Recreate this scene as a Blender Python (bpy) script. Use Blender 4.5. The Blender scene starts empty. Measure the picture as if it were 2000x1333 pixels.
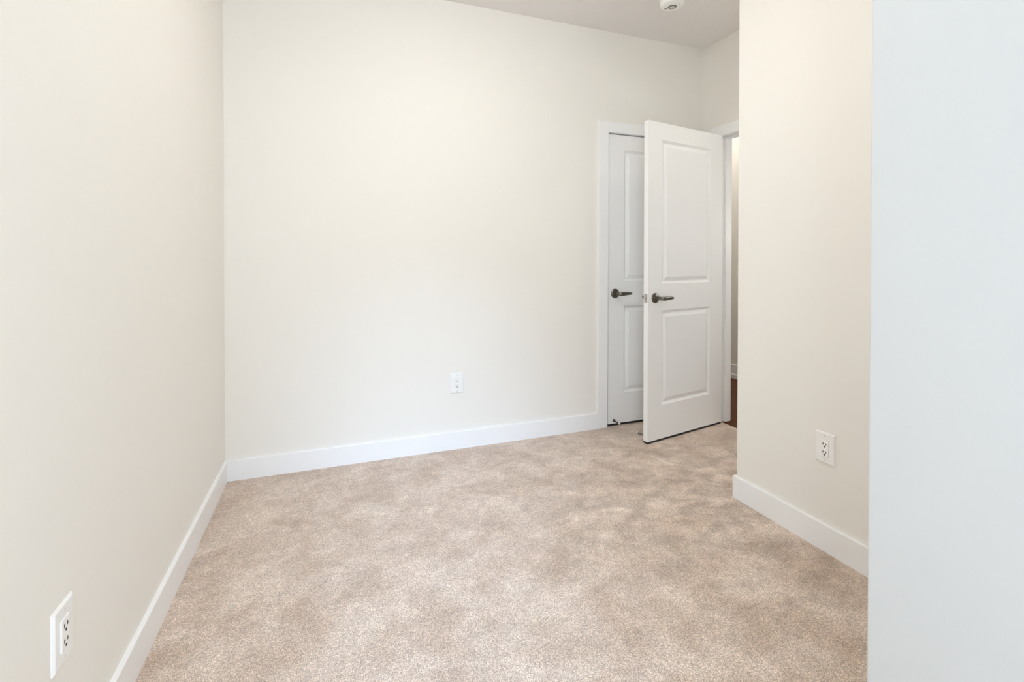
import bpy, bmesh, math
from mathutils import Vector, Matrix

# ------------------------------------------------------------------ scene, camera, light
scene = bpy.context.scene
COL = scene.collection
S = 1.183                                   # camera height in metres
CAM_YAW, CAM_PITCH, CAM_ROLL = 0.35987, -0.00852, 0.00146


def set_camera():
    cy, sy = math.cos(CAM_YAW), math.sin(CAM_YAW)
    cp, sp = math.cos(CAM_PITCH), math.sin(CAM_PITCH)
    cr, sr = math.cos(CAM_ROLL), math.sin(CAM_ROLL)
    fwd = Vector((sy, cy, 0)); right = Vector((cy, -sy, 0)); up = Vector((0, 0, 1))
    f = fwd * cp + up * sp
    u = up * cp - fwd * sp
    r2 = right * cr + u * sr
    u2 = u * cr - right * sr
    cam = bpy.data.cameras.new('camera')
    ob = bpy.data.objects.new('camera', cam)
    COL.objects.link(ob)
    m = Matrix((r2, u2, -f)).transposed().to_4x4()
    m.translation = Vector((0, 0, S))
    ob.matrix_world = m
    cam.sensor_width = 36.0
    cam.lens = 940.634 / 2000 * 36.0
    cam.shift_y = -(666.5 - 510.815) / 2000
    cam.clip_start = 0.02
    scene.camera = ob


set_camera()

scene.view_settings.view_transform = 'Standard'
scene.view_settings.look = 'None'
scene.view_settings.gamma = 1.0
scene.view_settings.use_curve_mapping = False
scene.view_settings.exposure = 0.0

SKY_STRENGTH = 6.2
SUN_STRENGTH = 4.3
LAMP_STRENGTH = 66.0
HALL_STRENGTH = 50.0
ALCOVE_FILL_STRENGTH = 12.5
HALL_FILL_STRENGTH = 64.0

world = bpy.data.worlds.new('sky')
scene.world = world
world.use_nodes = True
bg = world.node_tree.nodes['Background']
bg.inputs['Color'].default_value = (0.76, 0.88, 1.0, 1)
bg.inputs['Strength'].default_value = SKY_STRENGTH

sun = bpy.data.lights.new('daylight', 'SUN')
sun.energy = SUN_STRENGTH
sun.color = (0.46, 0.68, 1.0)
sun.angle = math.radians(26)
sun_ob = bpy.data.objects.new('daylight', sun)
COL.objects.link(sun_ob)
SUN_ELEV = math.radians(29)
SUN_AZ = math.radians(11)
sdir = Vector((math.sin(SUN_AZ) * math.cos(SUN_ELEV), math.cos(SUN_AZ) * math.cos(SUN_ELEV), -math.sin(SUN_ELEV)))
sun_ob.rotation_euler = sdir.to_track_quat('-Z', 'Y').to_euler()
sun_ob.location = (-2, -5, 4)

scene.cycles.max_bounces = 12
scene.cycles.diffuse_bounces = 8
scene.cycles.glossy_bounces = 4
scene.cycles.sample_clamp_indirect = 6.0
scene.cycles.use_denoising = True

# ------------------------------------------------------------------ main dimensions (metres)
XL = -0.5241          # left wall face
YF = 2.8986           # far wall face
XR = 2.6179           # right wall face in the door corner
H = 2.7463            # ceiling
XC = 1.8694           # face of the wall jutting out on the right
YC = 1.8193           # its outer corner
YE = 0.700            # near wall return, hidden far face
XE = YE * 1.552       # its visible face (outer corner)
YB = -0.42            # window wall face
BB, BT = 0.1088, 0.014  # baseboard height and thickness
JY0, JY1 = 1.960, 2.7075    # hall door opening along the right wall
HEAD = 2.048
CX0, CX1 = 1.7995, 2.5425   # closet opening along the far wall
WT = 0.10

# ------------------------------------------------------------------ materials


def new_mat(name):
    m = bpy.data.materials.new(name)
    m.use_nodes = True
    nt = m.node_tree
    b = nt.nodes['Principled BSDF']
    return m, nt, b


def simple(name, col, rough=0.5, metal=0.0, noise=0.0, nscale=40.0, bump=0.0, bscale=200.0, spec=0.5, bdist=0.001):
    m, nt, b = new_mat(name)
    b.inputs['Base Color'].default_value = (*col, 1)
    b.inputs['Roughness'].default_value = rough
    b.inputs['Metallic'].default_value = metal
    b.inputs['Specular IOR Level'].default_value = spec
    tc = nt.nodes.new('ShaderNodeTexCoord')
    if noise > 0:
        n = nt.nodes.new('ShaderNodeTexNoise')
        n.inputs['Scale'].default_value = nscale
        n.inputs['Detail'].default_value = 4
        nt.links.new(tc.outputs['Object'], n.inputs['Vector'])
        mx = nt.nodes.new('ShaderNodeMix'); mx.data_type = 'RGBA'
        mx.inputs['A'].default_value = (*[c * (1 - noise) for c in col], 1)
        mx.inputs['B'].default_value = (*[min(1, c * (1 + noise)) for c in col], 1)
        nt.links.new(n.outputs['Fac'], mx.inputs['Factor'])
        nt.links.new(mx.outputs['Result'], b.inputs['Base Color'])
    if bump > 0:
        n2 = nt.nodes.new('ShaderNodeTexNoise')
        n2.inputs['Scale'].default_value = bscale
        n2.inputs['Detail'].default_value = 3
        nt.links.new(tc.outputs['Object'], n2.inputs['Vector'])
        bp = nt.nodes.new('ShaderNodeBump')
        bp.inputs['Strength'].default_value = bump
        bp.inputs['Distance'].default_value = bdist
        nt.links.new(n2.outputs['Fac'], bp.inputs['Height'])
        nt.links.new(bp.outputs['Normal'], b.inputs['Normal'])
    return m


def carpet_mat():
    m, nt, b = new_mat('cut_pile_carpet')
    N, Lk = nt.nodes, nt.links
    tc = N.new('ShaderNodeTexCoord')
    # tufts
    vor = N.new('ShaderNodeTexVoronoi'); vor.inputs['Scale'].default_value = 215
    Lk.new(tc.outputs['Object'], vor.inputs['Vector'])
    fine = N.new('ShaderNodeTexNoise'); fine.inputs['Scale'].default_value = 330; fine.inputs['Detail'].default_value = 2
    Lk.new(tc.outputs['Object'], fine.inputs['Vector'])
    # brushed pile: patches leaning one way or the other
    big = N.new('ShaderNodeTexNoise'); big.inputs['Scale'].default_value = 5.0; big.inputs['Detail'].default_value = 6
    big.inputs['Roughness'].default_value = 0.62; big.inputs['Distortion'].default_value = 0.5
    Lk.new(tc.outputs['Object'], big.inputs['Vector'])
    mid = N.new('ShaderNodeTexNoise'); mid.inputs['Scale'].default_value = 24; mid.inputs['Detail'].default_value = 5
    Lk.new(tc.outputs['Object'], mid.inputs['Vector'])
    r1 = N.new('ShaderNodeValToRGB')
    r1.color_ramp.elements[0].position = 0.36; r1.color_ramp.elements[0].color = (0.515, 0.400, 0.318, 1)
    r1.color_ramp.elements[1].position = 0.62; r1.color_ramp.elements[1].color = (0.655, 0.543, 0.458, 1)
    Lk.new(big.outputs['Fac'], r1.inputs['Fac'])
    # trodden, brushed-back pile in the middle of the room and towards the door
    tread = N.new('ShaderNodeTexNoise'); tread.inputs['Scale'].default_value = 6.5; tread.inputs['Detail'].default_value = 4
    tread.inputs['Distortion'].default_value = 0.9
    tmap = N.new('ShaderNodeMapping'); tmap.inputs['Rotation'].default_value = (0, 0, math.radians(35)); tmap.inputs['Scale'].default_value = (0.75, 1.25, 1)
    Lk.new(tc.outputs['Object'], tmap.inputs['Vector']); Lk.new(tmap.outputs['Vector'], tread.inputs['Vector'])
    tr = N.new('ShaderNodeMapRange'); tr.inputs['From Min'].default_value = 0.36; tr.inputs['From Max'].default_value = 0.60
    tr.inputs['To Min'].default_value = -0.26; tr.inputs['To Max'].default_value = 0.09
    Lk.new(tread.outputs['Fac'], tr.inputs['Value'])
    dist = N.new('ShaderNodeVectorMath'); dist.operation = 'DISTANCE'; dist.inputs[1].default_value = (1.75, 1.95, 0)
    Lk.new(tc.outputs['Object'], dist.inputs[0])
    fall = N.new('ShaderNodeMapRange'); fall.interpolation_type = 'SMOOTHSTEP'
    fall.inputs['From Min'].default_value = 0.25; fall.inputs['From Max'].default_value = 1.15
    fall.inputs['To Min'].default_value = 1.0; fall.inputs['To Max'].default_value = 0.25
    Lk.new(dist.outputs['Value'], fall.inputs['Value'])
    tm = N.new('ShaderNodeMath'); tm.operation = 'MULTIPLY_ADD'; tm.inputs[2].default_value = 1.0
    Lk.new(tr.outputs['Result'], tm.inputs[0]); Lk.new(fall.outputs['Result'], tm.inputs[1])
    r2 = N.new('ShaderNodeMapRange'); r2.inputs['From Min'].default_value = 0.3; r2.inputs['From Max'].default_value = 0.7
    r2.inputs['To Min'].default_value = 0.92; r2.inputs['To Max'].default_value = 1.08
    Lk.new(mid.outputs['Fac'], r2.inputs['Value'])
    r3 = N.new('ShaderNodeMapRange'); r3.inputs['From Min'].default_value = 0.32; r3.inputs['From Max'].default_value = 0.68
    r3.inputs['To Min'].default_value = 0.54; r3.inputs['To Max'].default_value = 1.42
    Lk.new(fine.outputs['Fac'], r3.inputs['Value'])
    mu = N.new('ShaderNodeMath'); mu.operation = 'MULTIPLY'
    Lk.new(r2.outputs['Result'], mu.inputs[0]); Lk.new(r3.outputs['Result'], mu.inputs[1])
    sep = N.new('ShaderNodeSeparateColor'); Lk.new(vor.outputs['Color'], sep.inputs['Color'])
    r4 = N.new('ShaderNodeMapRange'); r4.inputs['To Min'].default_value = 0.78; r4.inputs['To Max'].default_value = 1.22
    Lk.new(sep.outputs['Red'], r4.inputs['Value'])
    mu2 = N.new('ShaderNodeMath'); mu2.operation = 'MULTIPLY'
    Lk.new(mu.outputs['Value'], mu2.inputs[0]); Lk.new(r4.outputs['Result'], mu2.inputs[1])
    mu3 = N.new('ShaderNodeMath'); mu3.operation = 'MULTIPLY'
    Lk.new(mu2.outputs['Value'], mu3.inputs[0]); Lk.new(tm.outputs['Value'], mu3.inputs[1])
    vm = N.new('ShaderNodeVectorMath'); vm.operation = 'SCALE'
    Lk.new(r1.outputs['Color'], vm.inputs[0]); Lk.new(mu3.outputs['Value'], vm.inputs['Scale'])
    Lk.new(vm.outputs['Vector'], b.inputs['Base Color'])
    b.inputs['Roughness'].default_value = 0.95
    b.inputs['Specular IOR Level'].default_value = 0.1
    b.inputs['Sheen Weight'].default_value = 0.25
    b.inputs['Sheen Roughness'].default_value = 0.5
    bp = N.new('ShaderNodeBump'); bp.inputs['Strength'].default_value = 0.35; bp.inputs['Distance'].default_value = 0.003
    Lk.new(vor.outputs['Distance'], bp.inputs['Height']); bp.invert = True
    Lk.new(bp.outputs['Normal'], b.inputs['Normal'])
    return m


def wood_mat():
    m, nt, b = new_mat('dark_stained_planks')
    N, Lk = nt.nodes, nt.links
    tc = N.new('ShaderNodeTexCoord')
    mp = N.new('ShaderNodeMapping'); mp.inputs['Scale'].default_value = (18, 1.2, 1)
    Lk.new(tc.outputs['Object'], mp.inputs['Vector'])
    n = N.new('ShaderNodeTexNoise'); n.inputs['Scale'].default_value = 4; n.inputs['Detail'].default_value = 6
    n.inputs['Distortion'].default_value = 0.6
    Lk.new(mp.outputs['Vector'], n.inputs['Vector'])
    r = N.new('ShaderNodeValToRGB')
    r.color_ramp.elements[0].position = 0.3; r.color_ramp.elements[0].color = (0.060, 0.018, 0.004, 1)
    r.color_ramp.elements[1].position = 0.75; r.color_ramp.elements[1].color = (0.135, 0.045, 0.010, 1)
    Lk.new(n.outputs['Fac'], r.inputs['Fac'])
    Lk.new(r.outputs['Color'], b.inputs['Base Color'])
    b.inputs['Roughness'].default_value = 0.5
    b.inputs['Specular IOR Level'].default_value = 0.2
    return m


def emit_mat(name, col, strength):
    m, nt, b = new_mat(name)
    b.inputs['Base Color'].default_value = (0.9, 0.9, 0.88, 1)
    b.inputs['Emission Color'].default_value = (*col, 1)
    b.inputs['Emission Strength'].default_value = strength
    return m


def glass_mat():
    m = bpy.data.materials.new('window_glass'); m.use_nodes = True
    nt = m.node_tree; nt.nodes.clear()
    out = nt.nodes.new('ShaderNodeOutputMaterial')
    tr = nt.nodes.new('ShaderNodeBsdfTransparent')
    gl = nt.nodes.new('ShaderNodeBsdfGlossy'); gl.inputs['Roughness'].default_value = 0.02
    mx = nt.nodes.new('ShaderNodeMixShader'); mx.inputs['Fac'].default_value = 0.06
    nt.links.new(tr.outputs[0], mx.inputs[1]); nt.links.new(gl.outputs[0], mx.inputs[2])
    nt.links.new(mx.outputs[0], out.inputs['Surface'])
    return m


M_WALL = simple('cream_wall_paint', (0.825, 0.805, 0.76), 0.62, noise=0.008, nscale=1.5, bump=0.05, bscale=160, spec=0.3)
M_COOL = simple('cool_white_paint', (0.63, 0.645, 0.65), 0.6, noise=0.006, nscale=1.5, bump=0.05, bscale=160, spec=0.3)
M_CEIL = simple('stippled_ceiling_paint', (0.82, 0.795, 0.775), 0.85, noise=0.02, nscale=60, bump=0.5, bscale=110, spec=0.2, bdist=0.003)
M_TRIM = simple('white_trim_enamel', (0.865, 0.87, 0.875), 0.38, noise=0.004, nscale=3)
M_DOOR = simple('white_door_paint', (0.86, 0.86, 0.855), 0.58, noise=0.006, nscale=5, spec=0.3)
M_CARPET = carpet_mat()
M_WOOD = wood_mat()
M_METAL = simple('dark_pewter_metal', (0.16, 0.145, 0.125), 0.32, metal=1.0, noise=0.12, nscale=90)
M_NICKEL = simple('satin_nickel_metal', (0.50, 0.48, 0.44), 0.34, metal=1.0, noise=0.08, nscale=150)
M_RUBBER = simple('white_rubber', (0.86, 0.85, 0.82), 0.6, noise=0.01)
M_PLATE = simple('white_plastic', (0.86, 0.86, 0.85), 0.35, noise=0.004)
M_RECEPT = simple('glossy_white_plastic', (0.90, 0.90, 0.89), 0.22, noise=0.003)
M_SCREW = simple('painted_screw', (0.62, 0.61, 0.59), 0.4, noise=0.03)
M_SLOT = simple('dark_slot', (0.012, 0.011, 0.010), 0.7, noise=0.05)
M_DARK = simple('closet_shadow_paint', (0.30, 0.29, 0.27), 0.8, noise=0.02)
M_SMOKE = simple('white_detector_plastic', (0.92, 0.915, 0.89), 0.42, noise=0.006)
M_GRILLE = simple('grey_detector_grille', (0.19, 0.18, 0.16), 0.5, noise=0.04)
M_BUTTON = simple('pale_grey_button', (0.62, 0.60, 0.56), 0.4, noise=0.02)
M_LAMP = emit_mat('opal_lamp_glass', (1.0, 0.955, 0.89), LAMP_STRENGTH)
M_HALL = emit_mat('hall_lamp_glass', (1.0, 0.96, 0.88), HALL_STRENGTH)
M_ALCOVE_FILL = emit_mat('alcove_fill_lens', (1.0, 0.94, 0.82), 2.0)
M_HALL_FILL = emit_mat('hall_fill_glass', (0.95, 0.97, 1.0), HALL_FILL_STRENGTH)
M_GLASS = glass_mat()

# ------------------------------------------------------------------ mesh helpers


def obj(name, bm, mat, parent=None, smooth=False, loc=None, rotz=None):
    bmesh.ops.recalc_face_normals(bm, faces=bm.faces)
    me = bpy.data.meshes.new(name)
    bm.to_mesh(me); bm.free()
    me.materials.append(mat)
    if smooth:
        me.polygons.foreach_set('use_smooth', [True] * len(me.polygons))
        try:
            me.set_sharp_from_angle(angle=math.radians(35))
        except Exception:
            pass
    o = bpy.data.objects.new(name, me)
    COL.objects.link(o)
    if parent: o.parent = parent
    if loc is not None: o.location = loc
    if rotz is not None: o.rotation_euler = (0, 0, rotz)
    return o


def empty(name, loc=(0, 0, 0), rot=(0, 0, 0)):
    o = bpy.data.objects.new(name, None)
    o.empty_display_size = 0.05
    COL.objects.link(o)
    o.location = loc; o.rotation_euler = rot
    return o


def tag(o, label, cat, kind=None, group=None):
    o['label'] = label; o['category'] = cat
    if kind: o['kind'] = kind
    if group: o['group'] = group
    return o


def struct(o, label, cat):
    return tag(o, label, cat, 'structure')


def box(bm, x0, x1, y0, y1, z0, z1, bevel=0.0, seg=2):
    vs = [bm.verts.new((x, y, z)) for x in (x0, x1) for y in (y0, y1) for z in (z0, z1)]
    q = [(0, 1, 3, 2), (4, 6, 7, 5), (0, 4, 5, 1), (2, 3, 7, 6), (0, 2, 6, 4), (1, 5, 7, 3)]
    fs = [bm.faces.new([vs[i] for i in f]) for f in q]
    if bevel > 0:
        es = list({e for f in fs for e in f.edges})
        bmesh.ops.bevel(bm, geom=es, offset=bevel, segments=seg, profile=0.5, affect='EDGES')


def prism(bm, pts, axis, a, b):
    """Extrude a closed outline (list of 2-D points) along an axis from a to b."""
    def mk(p, t):
        if axis == 'x': return (t, p[0], p[1])
        if axis == 'y': return (p[0], t, p[1])
        return (p[0], p[1], t)
    A = [bm.verts.new(mk(p, a)) for p in pts]
    B = [bm.verts.new(mk(p, b)) for p in pts]
    n = len(pts)
    bm.faces.new(A); bm.faces.new(list(reversed(B)))
    for i in range(n):
        bm.faces.new((A[i], A[(i + 1) % n], B[(i + 1) % n], B[i]))


def lathe(bm, prof, seg=40, mat=None):
    """prof: list of (radius, height) along +Z; mat places it."""
    mat = mat or Matrix.Identity(4)
    rings = []
    for r, h in prof:
        if r < 1e-6:
            rings.append([bm.verts.new(mat @ Vector((0, 0, h)))])
        else:
            rings.append([bm.verts.new(mat @ Vector((r * math.cos(2 * math.pi * i / seg), r * math.sin(2 * math.pi * i / seg), h))) for i in range(seg)])
    for a, b in zip(rings, rings[1:]):
        for i in range(seg):
            j = (i + 1) % seg
            if len(a) == 1 and len(b) == 1: continue
            if len(a) == 1: bm.faces.new((a[0], b[i], b[j]))
            elif len(b) == 1: bm.faces.new((a[i], b[0], a[j]))
            else: bm.faces.new((a[i], b[i], b[j], a[j]))
    if len(rings[0]) > 1: bm.faces.new(rings[0])
    if len(rings[-1]) > 1: bm.faces.new(rings[-1])


def sweep(bm, path, sizes, up, seg=20, power=2.6):
    """Sweep a superellipse section along a path; sizes = (half width, half height along up, up shift)."""
    rings = []
    n = len(path)
    for k, p in enumerate(path):
        a = path[max(0, k - 1)]; b = path[min(n - 1, k + 1)]
        t = (b - a).normalized()
        side = t.cross(up).normalized()
        u = side.cross(t).normalized()
        w, h, sh = sizes[k]
        ring = []
        for i in range(seg):
            th = 2 * math.pi * i / seg
            c, s_ = math.cos(th), math.sin(th)
            ring.append(bm.verts.new(p + side * (w * math.copysign(abs(c) ** (2 / power), c)) + u * (sh + h * math.copysign(abs(s_) ** (2 / power), s_))))
        rings.append(ring)
    for a, b in zip(rings, rings[1:]):
        for i in range(seg):
            j = (i + 1) % seg
            bm.faces.new((a[i], a[j], b[j], b[i]))
    bm.faces.new(rings[0]); bm.faces.new(list(reversed(rings[-1])))


# ------------------------------------------------------------------ room shell
bm = bmesh.new(); box(bm, XL - WT, 2.6295, YB - 0.2, YF + 0.015, -0.06, 0)
struct(obj('floor', bm, M_CARPET), 'beige cut pile carpet with brushed light and dark patches', 'carpet')

bm = bmesh.new(); box(bm, 2.6295, 3.95, 1.2, 5.2, -0.06, -0.008)
struct(obj('floor_hall', bm, M_WOOD), 'dark brown wood floor seen through the open doorway', 'floor')

bm = bmesh.new(); box(bm, XL - WT, XR + WT, YB - 0.2, YF + WT, H, H + 0.08)
struct(obj('ceiling', bm, M_CEIL), 'off white stippled ceiling over the carpeted room', 'ceiling')

bm = bmesh.new(); box(bm, XL - WT, XL, YB - 0.2, YF + WT, -0.06, H)
struct(obj('wall_left', bm, M_WALL), 'long cream wall on the left with an outlet low on it', 'wall')

bm = bmesh.new()
box(bm, XL, CX0 - 0.018, YF, YF + WT, -0.06, H)
box(bm, CX0 - 0.018, CX1 + 0.018, YF, YF + WT, HEAD + 0.018, H)
box(bm, CX1 + 0.018, XR + WT, YF, YF + WT, -0.06, H)
struct(obj('wall_far', bm, M_WALL), 'broad cream wall facing the camera with the closed closet door', 'wall')

bm = bmesh.new()
box(bm, XR, XR + WT, JY1 + 0.018, YF, -0.06, H)
box(bm, XR, XR + WT, JY0 - 0.018, JY1 + 0.018, HEAD + 0.018, H)
box(bm, XR, XR + WT, YC, JY0 - 0.018, -0.06, H)
struct(obj('wall_right', bm, M_WALL), 'narrow cream wall in the corner above the open doorway', 'wall')

bm = bmesh.new(); box(bm, XC, XR + WT, YE, YC, -0.06, H)
struct(obj('wall_side', bm, M_WALL), 'cream wall jutting out right of the open door, outlet low on it', 'wall')

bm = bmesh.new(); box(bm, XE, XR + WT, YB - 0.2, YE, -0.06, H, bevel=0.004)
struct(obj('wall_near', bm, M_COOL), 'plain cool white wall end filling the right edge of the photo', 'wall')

# window wall behind the camera
WX0, WX1, WZ0, WZ1 = -0.49, 0.42, 0.10, 2.36
bm = bmesh.new()
box(bm, XL, WX0, YB - 0.2, YB, -0.06, H)
box(bm, WX1, XE, YB - 0.2, YB, -0.06, H)
box(bm, WX0, WX1, YB - 0.2, YB, -0.06, WZ0)
box(bm, WX0, WX1, YB - 0.2, YB, WZ1, H)
struct(obj('wall_back', bm, M_WALL), 'cream window wall behind the camera', 'wall')

fw = 0.045
bm = bmesh.new()
box(bm, WX0, WX0 + fw, YB - 0.19, YB - 0.13, WZ0, WZ1)
box(bm, WX1 - fw, WX1, YB - 0.19, YB - 0.13, WZ0, WZ1)
box(bm, WX0 + fw, WX1 - fw, YB - 0.19, YB - 0.13, WZ0, WZ0 + fw)
box(bm, WX0 + fw, WX1 - fw, YB - 0.19, YB - 0.13, WZ1 - fw, WZ1)
win = struct(obj('window_1', bm, M_TRIM), 'tall white framed window behind the camera', 'window')
bm = bmesh.new(); box(bm, WX0 + fw, WX1 - fw, YB - 0.165, YB - 0.159, WZ0 + fw, WZ1 - fw)
obj('glass_pane', bm, M_GLASS, win)

# closet behind the closed door
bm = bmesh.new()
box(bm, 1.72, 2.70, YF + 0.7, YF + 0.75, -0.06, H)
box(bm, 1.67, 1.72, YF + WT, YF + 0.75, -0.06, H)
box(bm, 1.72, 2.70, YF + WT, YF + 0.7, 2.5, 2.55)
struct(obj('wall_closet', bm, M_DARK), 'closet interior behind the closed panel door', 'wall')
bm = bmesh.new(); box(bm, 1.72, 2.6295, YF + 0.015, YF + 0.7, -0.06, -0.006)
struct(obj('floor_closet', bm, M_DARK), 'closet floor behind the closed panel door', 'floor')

# hall
HX = 3.738
bm = bmesh.new()
box(bm, HX, HX + 0.1, 1.2, 5.2, -0.06, H)
struct(obj('wall_hall', bm, M_WALL), 'cream hall wall glimpsed through the open doorway', 'wall')
bm = bmesh.new()
box(bm, XR + WT, HX, 1.2, 1.3, -0.06, H)
box(bm, XR + WT, HX, 5.1, 5.2, -0.06, H)
box(bm, XR + WT - 0.018, XR + WT, YF + WT, 5.2, -0.06, H)
struct(obj('wall_hall_end', bm, M_WALL), 'unseen cream walls closing the hall', 'wall')
bm = bmesh.new(); box(bm, XR + WT, HX + 0.1, 1.2, 5.2, H, H + 0.08)
struct(obj('ceiling_hall', bm, M_CEIL), 'off white ceiling over the hall', 'ceiling')

# ------------------------------------------------------------------ baseboards


def base_profile(t, h, b=0.003):
    return [(0, 0), (t, 0), (t, h - b), (t - b * 0.3, h - b * 0.3), (t - b, h), (0, h)]


bm = bmesh.new()
prism(bm, [(XL + p, q) for p, q in base_profile(BT, BB)], 'y', YB, YF)
struct(obj('baseboard_left', bm, M_TRIM), 'white flat baseboard along the left wall', 'baseboard')

bm = bmesh.new()
prism(bm, [(YF - p, q) for p, q in base_profile(BT, BB)], 'x', XL + BT, 1.7165)
struct(obj('baseboard_far', bm, M_TRIM), 'white flat baseboard along the far wall up to the closet door', 'baseboard')

bm = bmesh.new()
prism(bm, [(XC - p, q) for p, q in base_profile(BT, BB)], 'y', YE, YC)
prism(bm, [(YC + p, q) for p, q in base_profile(BT, BB)], 'x', XC - BT, XR)
struct(obj('baseboard_right', bm, M_TRIM), 'white flat baseboard under the jutting wall on the right', 'baseboard')

bm = bmesh.new()
prism(bm, [(HX - p, q - 0.008) for p, q in [(0, 0), (0.026, 0), (0.026, 0.034), (0.022, 0.041), (0.013, 0.041), (0.013, 0.128), (0.009, 0.133), (0, 0.133)]], 'y', 1.3, 5.1)
struct(obj('baseboard_hall', bm, M_TRIM), 'white stepped baseboard in the hall above the dark floor', 'baseboard')

# ------------------------------------------------------------------ door trims (casing, jamb, stop)
CW, CT = 0.076, 0.015
bm = bmesh.new()
ci0, ci1, ch = CX0 - 0.005, CX1 + 0.005, HEAD + 0.005
outline = [(ci0 - CW, 0), (ci0, 0), (ci0, ch), (ci1, ch), (ci1, 0), (min(ci1 + CW - 0.004, XR), 0), (min(ci1 + CW - 0.004, XR), ch + 0.071), (ci0 - CW, ch + 0.071)]
prism(bm, outline, 'y', YF - CT, YF)
es = [e for e in bm.edges if all(abs(v.co.y - (YF - CT)) < 1e-5 for v in e.verts)]
bmesh.ops.bevel(bm, geom=es, offset=0.003, segments=2, profile=0.5, affect='EDGES')
trim1 = struct(obj('trim_1', bm, M_TRIM), 'white flat casing around the closed closet door', 'door trim')
bm = bmesh.new()
box(bm, CX0 - 0.018, CX0, YF, YF + WT, 0, HEAD)
box(bm, CX1, CX1 + 0.018, YF, YF + WT, 0, HEAD)
box(bm, CX0 - 0.018, CX1 + 0.018, YF, YF + WT, HEAD, HEAD + 0.018)
obj('jamb', bm, M_TRIM, trim1)
bm = bmesh.new()
box(bm, CX0, CX0 + 0.011, YF + 0.040, YF + 0.080, 0, HEAD)
box(bm, CX1 - 0.011, CX1, YF + 0.040, YF + 0.080, 0, HEAD)
box(bm, CX0 + 0.011, CX1 - 0.011, YF + 0.040, YF + 0.080, HEAD - 0.011, HEAD)
obj('stop_strip', bm, M_TRIM, trim1)

bm = bmesh.new()
yi0, yi1 = JY0 - 0.005, JY1 + 0.005
prism(bm, [(yi0 - CW, 0), (yi0, 0), (yi0, ch), (yi1, ch), (yi1, 0), (yi1 + CW, 0), (yi1 + CW, ch + 0.072), (yi0 - CW, ch + 0.072)], 'x', XR - CT, XR)
es = [e for e in bm.edges if all(abs(v.co.x - (XR - CT)) < 1e-5 for v in e.verts)]
bmesh.ops.bevel(bm, geom=es, offset=0.003, segments=2, profile=0.5, affect='EDGES')
trim2 = struct(obj('trim_2', bm, M_TRIM), 'white casing around the open doorway in the corner', 'door trim')
bm = bmesh.new()
box(bm, XR, XR + WT, JY1, JY1 + 0.018, 0, HEAD)
box(bm, XR, XR + WT, JY0 - 0.018, JY0, 0, HEAD)
box(bm, XR, XR + WT, JY0 - 0.018, JY1 + 0.018, HEAD, HEAD + 0.018)
obj('jamb', bm, M_TRIM, trim2)
bm = bmesh.new()
box(bm, XR + 0.037, XR + 0.084, JY1 - 0.011, JY1, 0, HEAD)
box(bm, XR + 0.037, XR + 0.084, JY0, JY0 + 0.011, 0, HEAD)
box(bm, XR + 0.037, XR + 0.084, JY0 + 0.011, JY1 - 0.011, HEAD - 0.011, HEAD)
obj('stop_strip', bm, M_TRIM, trim2)

# ------------------------------------------------------------------ panel doors
DT = 0.035


def panel_door_bm(w, h, panels, t=DT):
    """Two-panel moulded door: x 0..w, y 0 (front)..t (back), z 0..h."""
    bm = bmesh.new()
    prof = [(0.0, 0.0), (0.0012, 0.0022), (0.010, 0.0085), (0.014, 0.0118), (0.0175, 0.0118), (0.040, 0.0032), (0.0415, 0.0012)]
    x0, x1 = panels[0][0], panels[0][1]
    zs = [0] + [z for p in sorted(panels, key=lambda q: q[2]) for z in (p[2], p[3])] + [h]
    xs = [0, x0, x1, w]
    for back in (False, True):
        def V(x, z, d):
            return bm.verts.new((x, (t - d) if back else d, z))
        for i in range(3):
            for j in range(len(zs) - 1):
                a, b, c, d = xs[i], xs[i + 1], zs[j], zs[j + 1]
                if i == 1 and j % 2 == 1:
                    prev = None
                    for ins, dep in prof:
                        ring = [V(a + ins, c + ins, dep), V(b - ins, c + ins, dep), V(b - ins, d - ins, dep), V(a + ins, d - ins, dep)]
                        if prev:
                            for k in range(4):
                                bm.faces.new((prev[k], prev[(k + 1) % 4], ring[(k + 1) % 4], ring[k]))
                        prev = ring
                    bm.faces.new(prev)
                else:
                    bm.faces.new((V(a, c, 0), V(b, c, 0), V(b, d, 0), V(a, d, 0)))
    for quad in (((0, 0, 0), (0, t, 0), (0, t, h), (0, 0, h)), ((w, 0, 0), (w, t, 0), (w, t, h), (w, 0, h)),
                 ((0, 0, 0), (w, 0, 0), (w, t, 0), (0, t, 0)), ((0, 0, h), (w, 0, h), (w, t, h), (0, t, h))):
        bm.faces.new([bm.verts.new(q) for q in quad])
    bmesh.ops.remove_doubles(bm, verts=bm.verts, dist=1e-5)
    return bm


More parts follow.
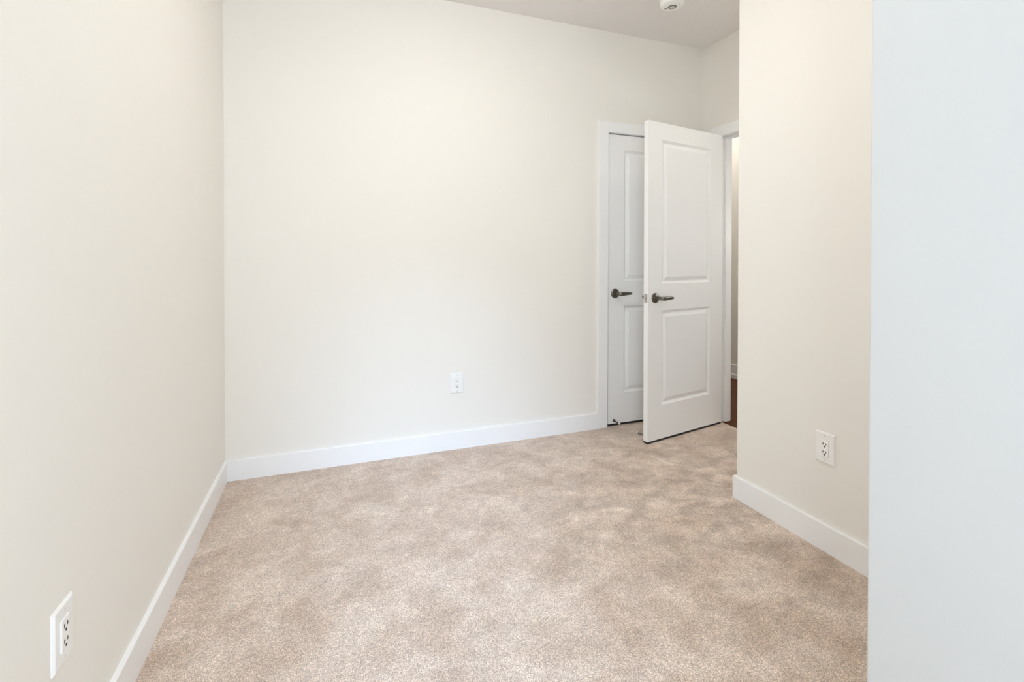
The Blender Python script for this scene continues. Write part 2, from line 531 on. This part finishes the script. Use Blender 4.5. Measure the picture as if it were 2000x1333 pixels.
def handle(parent, x, z, direction, y_face, out):
    """Lever handle on a door face; out = -1 stands off the front, +1 off the back."""
    # neck and lever arm
    bm = bmesh.new()
    path, sizes = [], []
    neck = 0.066
    for k in range(5):
        f = k / 4
        path.append(Vector((0, out * (0.006 + f * (neck - 0.018)), 0)))
        sizes.append((0.0120, 0.0120, 0.0))
    R_ = 0.013
    for k in range(1, 7):
        a = k / 6 * math.pi / 2
        path.append(Vector((direction * R_ * (1 - math.cos(a)), out * (neck - 0.012 + R_ * math.sin(a)), 0)))
        sizes.append((0.0120 - 0.003 * k / 6, 0.0120, 0.0))
    y_arm = path[-1].y
    Larm = 0.082
    for k in range(1, 9):
        f = k / 8
        path.append(Vector((direction * (R_ + Larm * f), y_arm - out * 0.004 * math.sin(f * math.pi), 0)))
        hh = 0.0142 - 0.0064 * f
        if k == 8: hh *= 0.8
        sizes.append((0.0088 - 0.0026 * f - (0.002 if k == 8 else 0), hh, 0.0022 * f))
    sweep(bm, path, sizes, Vector((0, 0, 1)))
    h = obj('handle', bm, M_METAL, parent, smooth=True, loc=(x, y_face, z))
    # rosette
    bm = bmesh.new()
    m = Matrix.Rotation(math.radians(90 if out < 0 else -90), 4, 'X')
    lathe(bm, [(0.0325, 0.0), (0.0325, 0.004), (0.0305, 0.0065), (0.026, 0.0085), (0.016, 0.0100), (0.015, 0.0125), (0.0125, 0.0135), (0, 0.0135)], 48, m)
    obj('rosette', bm, M_METAL, h, smooth=True)
    return h


def door_stop(parent, x, z, y_face, out, length):
    bm = bmesh.new()
    m = Matrix.Rotation(math.radians(90 if out < 0 else -90), 4, 'X')
    prof = [(0.0105, 0.0), (0.0105, 0.003), (0.008, 0.007), (0.0062, 0.011)]
    n = 13
    h0, h1 = 0.012, length - 0.012
    for k in range(n):
        a = h0 + (h1 - h0) * k / n
        b_ = h0 + (h1 - h0) * (k + 0.5) / n
        prof += [(0.0040, a), (0.0052, b_)]
    prof += [(0.0040, h1), (0.0048, h1 + 0.002)]
    lathe(bm, prof, 20, m)
    s = obj('door_stop', bm, M_METAL, parent, smooth=True, loc=(x, y_face, z))
    bm = bmesh.new()
    lathe(bm, [(0.0048, h1 + 0.001), (0.0066, h1 + 0.003), (0.0066, length - 0.002), (0.0050, length), (0, length)], 20, m)
    tip = obj('rubber_tip', bm, M_RUBBER, s, smooth=True)
    tip['label'] = 'white rubber tip'
    return s


def gap_shade_strip(parent, w):  # black strip puts the shade of the gap under the door into colour
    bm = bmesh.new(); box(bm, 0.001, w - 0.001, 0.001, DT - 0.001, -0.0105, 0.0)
    o = obj('gap_shade_strip', bm, M_SLOT, parent)
    o['label'] = 'black strip standing in for the shade under the door'


def knuckles(parent, x, y, zs):
    for z in zs:
        bm = bmesh.new()
        m = Matrix.Translation((x, y, z - 0.045))
        lathe(bm, [(0.0, -0.004), (0.004, -0.003), (0.0062, 0.0), (0.0062, 0.09), (0.004, 0.093), (0, 0.094)], 16, m)
        obj('hinge', bm, M_METAL, parent, smooth=True)


# closed closet door
CD_X = CX0 + 0.0085
CD_W, CD_B, CD_T = CX1 - CD_X - 0.003, 0.0165, 2.0412
pz = [(0.2287, 0.8404), (1.0174, 1.9362)]
dz = [(a - CD_B, b - CD_B) for a, b in pz]
px0 = 1.9361 - CD_X
d1 = obj('door_1', panel_door_bm(CD_W, CD_T - CD_B, [(px0, CD_W - px0, a, b) for a, b in dz]), M_DOOR, loc=(CD_X, YF + 0.004, CD_B))
struct(d1, 'closed white two panel closet door half hidden behind the open one', 'door')
handle(d1, 0.0550, 0.930 - CD_B, 1, 0, -1)
gap_shade_strip(d1, CD_W)
door_stop(d1, 1.8575 - CD_X, 0.0385 - CD_B, 0, -1, 0.074)

# open door, hinged on the far jamb of the corner doorway
OD_W, OD_B, OD_T = 0.744, 0.0150, 2.0470
dz2 = [(0.232, 0.842), (1.0142, 1.936)]
d2 = obj('door_2', panel_door_bm(OD_W, OD_T - OD_B, [(0.1262, OD_W - 0.1310, a - OD_B, b - OD_B) for a, b in dz2]), M_DOOR,
         loc=(1.8680, 2.5334, OD_B), rotz=math.atan2(0.1912, 0.9815))
struct(d2, 'white two panel door standing open into the room', 'door')
handle(d2, 0.0640, 0.9245 - OD_B, 1, 0, -1)
handle(d2, 0.0640, 0.9245 - OD_B, 1, DT, 1)
gap_shade_strip(d2, OD_W)
door_stop(d2, 0.026, 0.037 - OD_B, DT, 1, 0.082)
bm = bmesh.new(); box(bm, -0.0012, 0.001, 0.005, 0.030, 0.896 - OD_B, 0.953 - OD_B, bevel=0.0004, seg=1)
lp = obj('latch_plate', bm, M_NICKEL, d2)
lp['label'] = 'satin nickel latch plate'
bm = bmesh.new()
prism(bm, [(-0.0005, 0.0115), (-0.0150, 0.0120), (-0.0150, 0.0150), (-0.0005, 0.0235)], 'z', 0.9150 - OD_B, 0.9340 - OD_B)
obj('latch_bolt', bm, M_NICKEL, lp)
knuckles(d2, OD_W + 0.004, DT + 0.002, [0.22, 1.02, 1.82])

# ------------------------------------------------------------------ wall outlets


def outlet(loc, rotz, label):
    """Built facing -Y, centred on its plate, back on the wall."""
    root = empty('wall_outlet', loc, (0, 0, rotz))
    tag(root, label, 'outlet', group='wall outlets')
    bm = bmesh.new()
    W, Hh = 0.0395, 0.0625
    # bevelled plate with an opening for the receptacle
    ow, oh = 0.0172, 0.0338
    rings = [(W, Hh, 0.0), (W, Hh, -0.0025), (W - 0.004, Hh - 0.004, -0.0062), (ow, oh, -0.0062), (ow, oh, -0.002)]
    prev = None
    for w, h, y in rings:
        ring = [bm.verts.new((x, y, z)) for x, z in ((-w, -h), (w, -h), (w, h), (-w, h))]
        if prev:
            for k in range(4):
                bm.faces.new((prev[k], prev[(k + 1) % 4], ring[(k + 1) % 4], ring[k]))
        prev = ring
    bm.faces.new(prev)
    obj('cover_plate', bm, M_PLATE, root)
    bm = bmesh.new()
    box(bm, -0.0165, 0.0165, -0.0088, -0.0022, -0.0332, 0.0332, bevel=0.0012, seg=2)
    rec = obj('receptacle', bm, M_RECEPT, root)
    for zc in (0.0170, -0.0150):
        for sx, sl in ((-0.0062, 0.0046), (0.0062, 0.0038)):
            bm = bmesh.new()
            box(bm, sx - 0.0015, sx + 0.0015, -0.0092, -0.0084, zc - sl, zc + sl)
            s = obj('slot', bm, M_SLOT, rec)
        bm = bmesh.new()
        lathe(bm, [(0.0, 0.0), (0.0031, 0.0), (0.0031, 0.0006), (0, 0.0006)], 16, Matrix.Translation((0, -0.00845, zc - 0.0105)) @ Matrix.Rotation(math.radians(90), 4, 'X'))
        obj('ground_hole', bm, M_SLOT, rec)
    for zc in (0.0485, -0.0485):
        bm = bmesh.new()
        lathe(bm, [(0.0, 0.0), (0.0030, 0.0), (0.0030, 0.0008), (0.0022, 0.0012), (0, 0.0012)], 16, Matrix.Translation((0, -0.0060, zc)) @ Matrix.Rotation(math.radians(90), 4, 'X'))
        obj('screw', bm, M_SCREW, root, smooth=True)
    return root


outlet((0.7280, YF, 0.4065), 0.0, 'white outlet on the far wall above its baseboard')
outlet((XL, 1.2545, 0.4030), math.radians(90), 'white outlet low on the left wall, largest of the three')
outlet((XC, 1.3670, 0.4145), math.radians(-90), 'white outlet on the jutting wall right of the open door')

# ------------------------------------------------------------------ smoke detector
sd = empty('smoke_detector', (1.9234, 2.3831, H), (math.pi, 0, 0))
tag(sd, 'round white smoke detector on the ceiling near the corner', 'smoke detector')
bm = bmesh.new()
lathe(bm, [(0, 0), (0.067, 0), (0.067, 0.010), (0.0655, 0.012), (0, 0.012)], 56)
obj('mounting_base', bm, M_SMOKE, sd, smooth=True)
bm = bmesh.new()
lathe(bm, [(0, 0.0125), (0.0705, 0.0125), (0.0715, 0.022), (0.0700, 0.042), (0.067, 0.050), (0.059, 0.0535), (0.030, 0.0560), (0, 0.0565)], 64)
body = obj('body', bm, M_SMOKE, sd, smooth=True)
bm = bmesh.new()
lathe(bm, [(0.013, 0.0555), (0.013, 0.0585), (0.024, 0.0585), (0.026, 0.0560), (0.026, 0.0540), (0.013, 0.0540)], 40)
obj('sounder_grille', bm, M_GRILLE, sd, smooth=True)
bm = bmesh.new()
lathe(bm, [(0, 0.0555), (0.0155, 0.0555), (0.0150, 0.0600), (0.0125, 0.0615), (0, 0.0620)], 40)
obj('test_button', bm, M_BUTTON, sd, smooth=True)
bm = bmesh.new()
mm = Matrix.Rotation(math.radians(236), 4, 'Z')
box(bm, 0.029, 0.046, -0.0035, 0.0035, 0.0540, 0.0570)
bmesh.ops.transform(bm, matrix=mm, verts=bm.verts)
obj('alarm_slot', bm, M_GRILLE, sd)
bm = bmesh.new()
lathe(bm, [(0, 0.053), (0.0035, 0.053), (0.0035, 0.0555), (0, 0.0563)], 16, Matrix.Rotation(math.radians(62), 4, 'Z') @ Matrix.Translation((0.046, 0, 0)))
obj('indicator_light', bm, M_BUTTON, sd, smooth=True)

# ------------------------------------------------------------------ lamps of the room and the hall, added fill lights
lamp = empty('ceiling_lamp', (0.674, 1.58, H), (math.pi, 0, 0))
tag(lamp, 'round flush ceiling lamp over the middle of the room', 'ceiling lamp')
bm = bmesh.new(); lathe(bm, [(0, 0), (0.165, 0), (0.168, 0.012), (0.165, 0.028), (0, 0.028)], 40)
obj('pan', bm, M_NICKEL, lamp, smooth=True)
bm = bmesh.new(); lathe(bm, [(0, 0.029), (0.150, 0.029), (0.142, 0.050), (0.105, 0.072), (0.05, 0.083), (0, 0.085)], 20)
obj('lamp_shade', bm, M_LAMP, lamp, smooth=True)

lamp = empty('alcove_fill_light', (2.27, 1.98, H), (math.pi, 0, 0))  # added fixture and spot, out of view, to brighten the open door
tag(lamp, 'small unseen fill light added in the door alcove behind the jutting wall', 'fill light')
bm = bmesh.new(); lathe(bm, [(0.052, 0.0005), (0.075, 0.0005), (0.073, 0.005), (0.055, 0.006), (0.052, 0.003)], 36)
obj('trim_ring', bm, M_TRIM, lamp, smooth=True)
bm = bmesh.new(); lathe(bm, [(0, 0.0008), (0.053, 0.0008), (0.053, 0.0025), (0, 0.0025)], 24)
obj('lens', bm, M_ALCOVE_FILL, lamp)
sl = bpy.data.lights.new('alcove_fill_spot', 'SPOT')
sl.energy = ALCOVE_FILL_STRENGTH; sl.color = (1.0, 0.94, 0.82)
sl.spot_size = math.radians(118); sl.spot_blend = 0.7; sl.shadow_soft_size = 0.045
so = bpy.data.objects.new('alcove_fill_spot', sl); COL.objects.link(so)
so.location = (2.27, 1.98, H - 0.012)

lamp = empty('hall_fill_light', (HX, 2.02, 1.42))  # unseen fill light, added to light the open door face through the doorway
tag(lamp, 'small unseen fill light added on the hall wall opposite the open doorway', 'wall light')
bm = bmesh.new(); box(bm, -0.022, -0.0005, -0.06, 0.06, -0.09, 0.09, bevel=0.004)
obj('back_plate', bm, M_NICKEL, lamp)
bm = bmesh.new(); lathe(bm, [(0, -0.085), (0.035, -0.085), (0.048, -0.07), (0.052, 0.0), (0.048, 0.07), (0.035, 0.085), (0, 0.085)], 20, Matrix.Translation((-0.078, 0, 0)))
obj('lamp_shade', bm, M_HALL_FILL, lamp, smooth=True)

lamp = empty('hall_lamp', (3.20, 3.75, H), (math.pi, 0, 0))
tag(lamp, 'round flush ceiling lamp in the hall beyond the doorway', 'ceiling lamp')
bm = bmesh.new(); lathe(bm, [(0, 0), (0.125, 0), (0.128, 0.012), (0.125, 0.024), (0, 0.024)], 40)
obj('pan', bm, M_NICKEL, lamp, smooth=True)
bm = bmesh.new(); lathe(bm, [(0, 0.025), (0.115, 0.025), (0.108, 0.050), (0.075, 0.070), (0, 0.078)], 20)
obj('lamp_shade', bm, M_HALL, lamp, smooth=True)
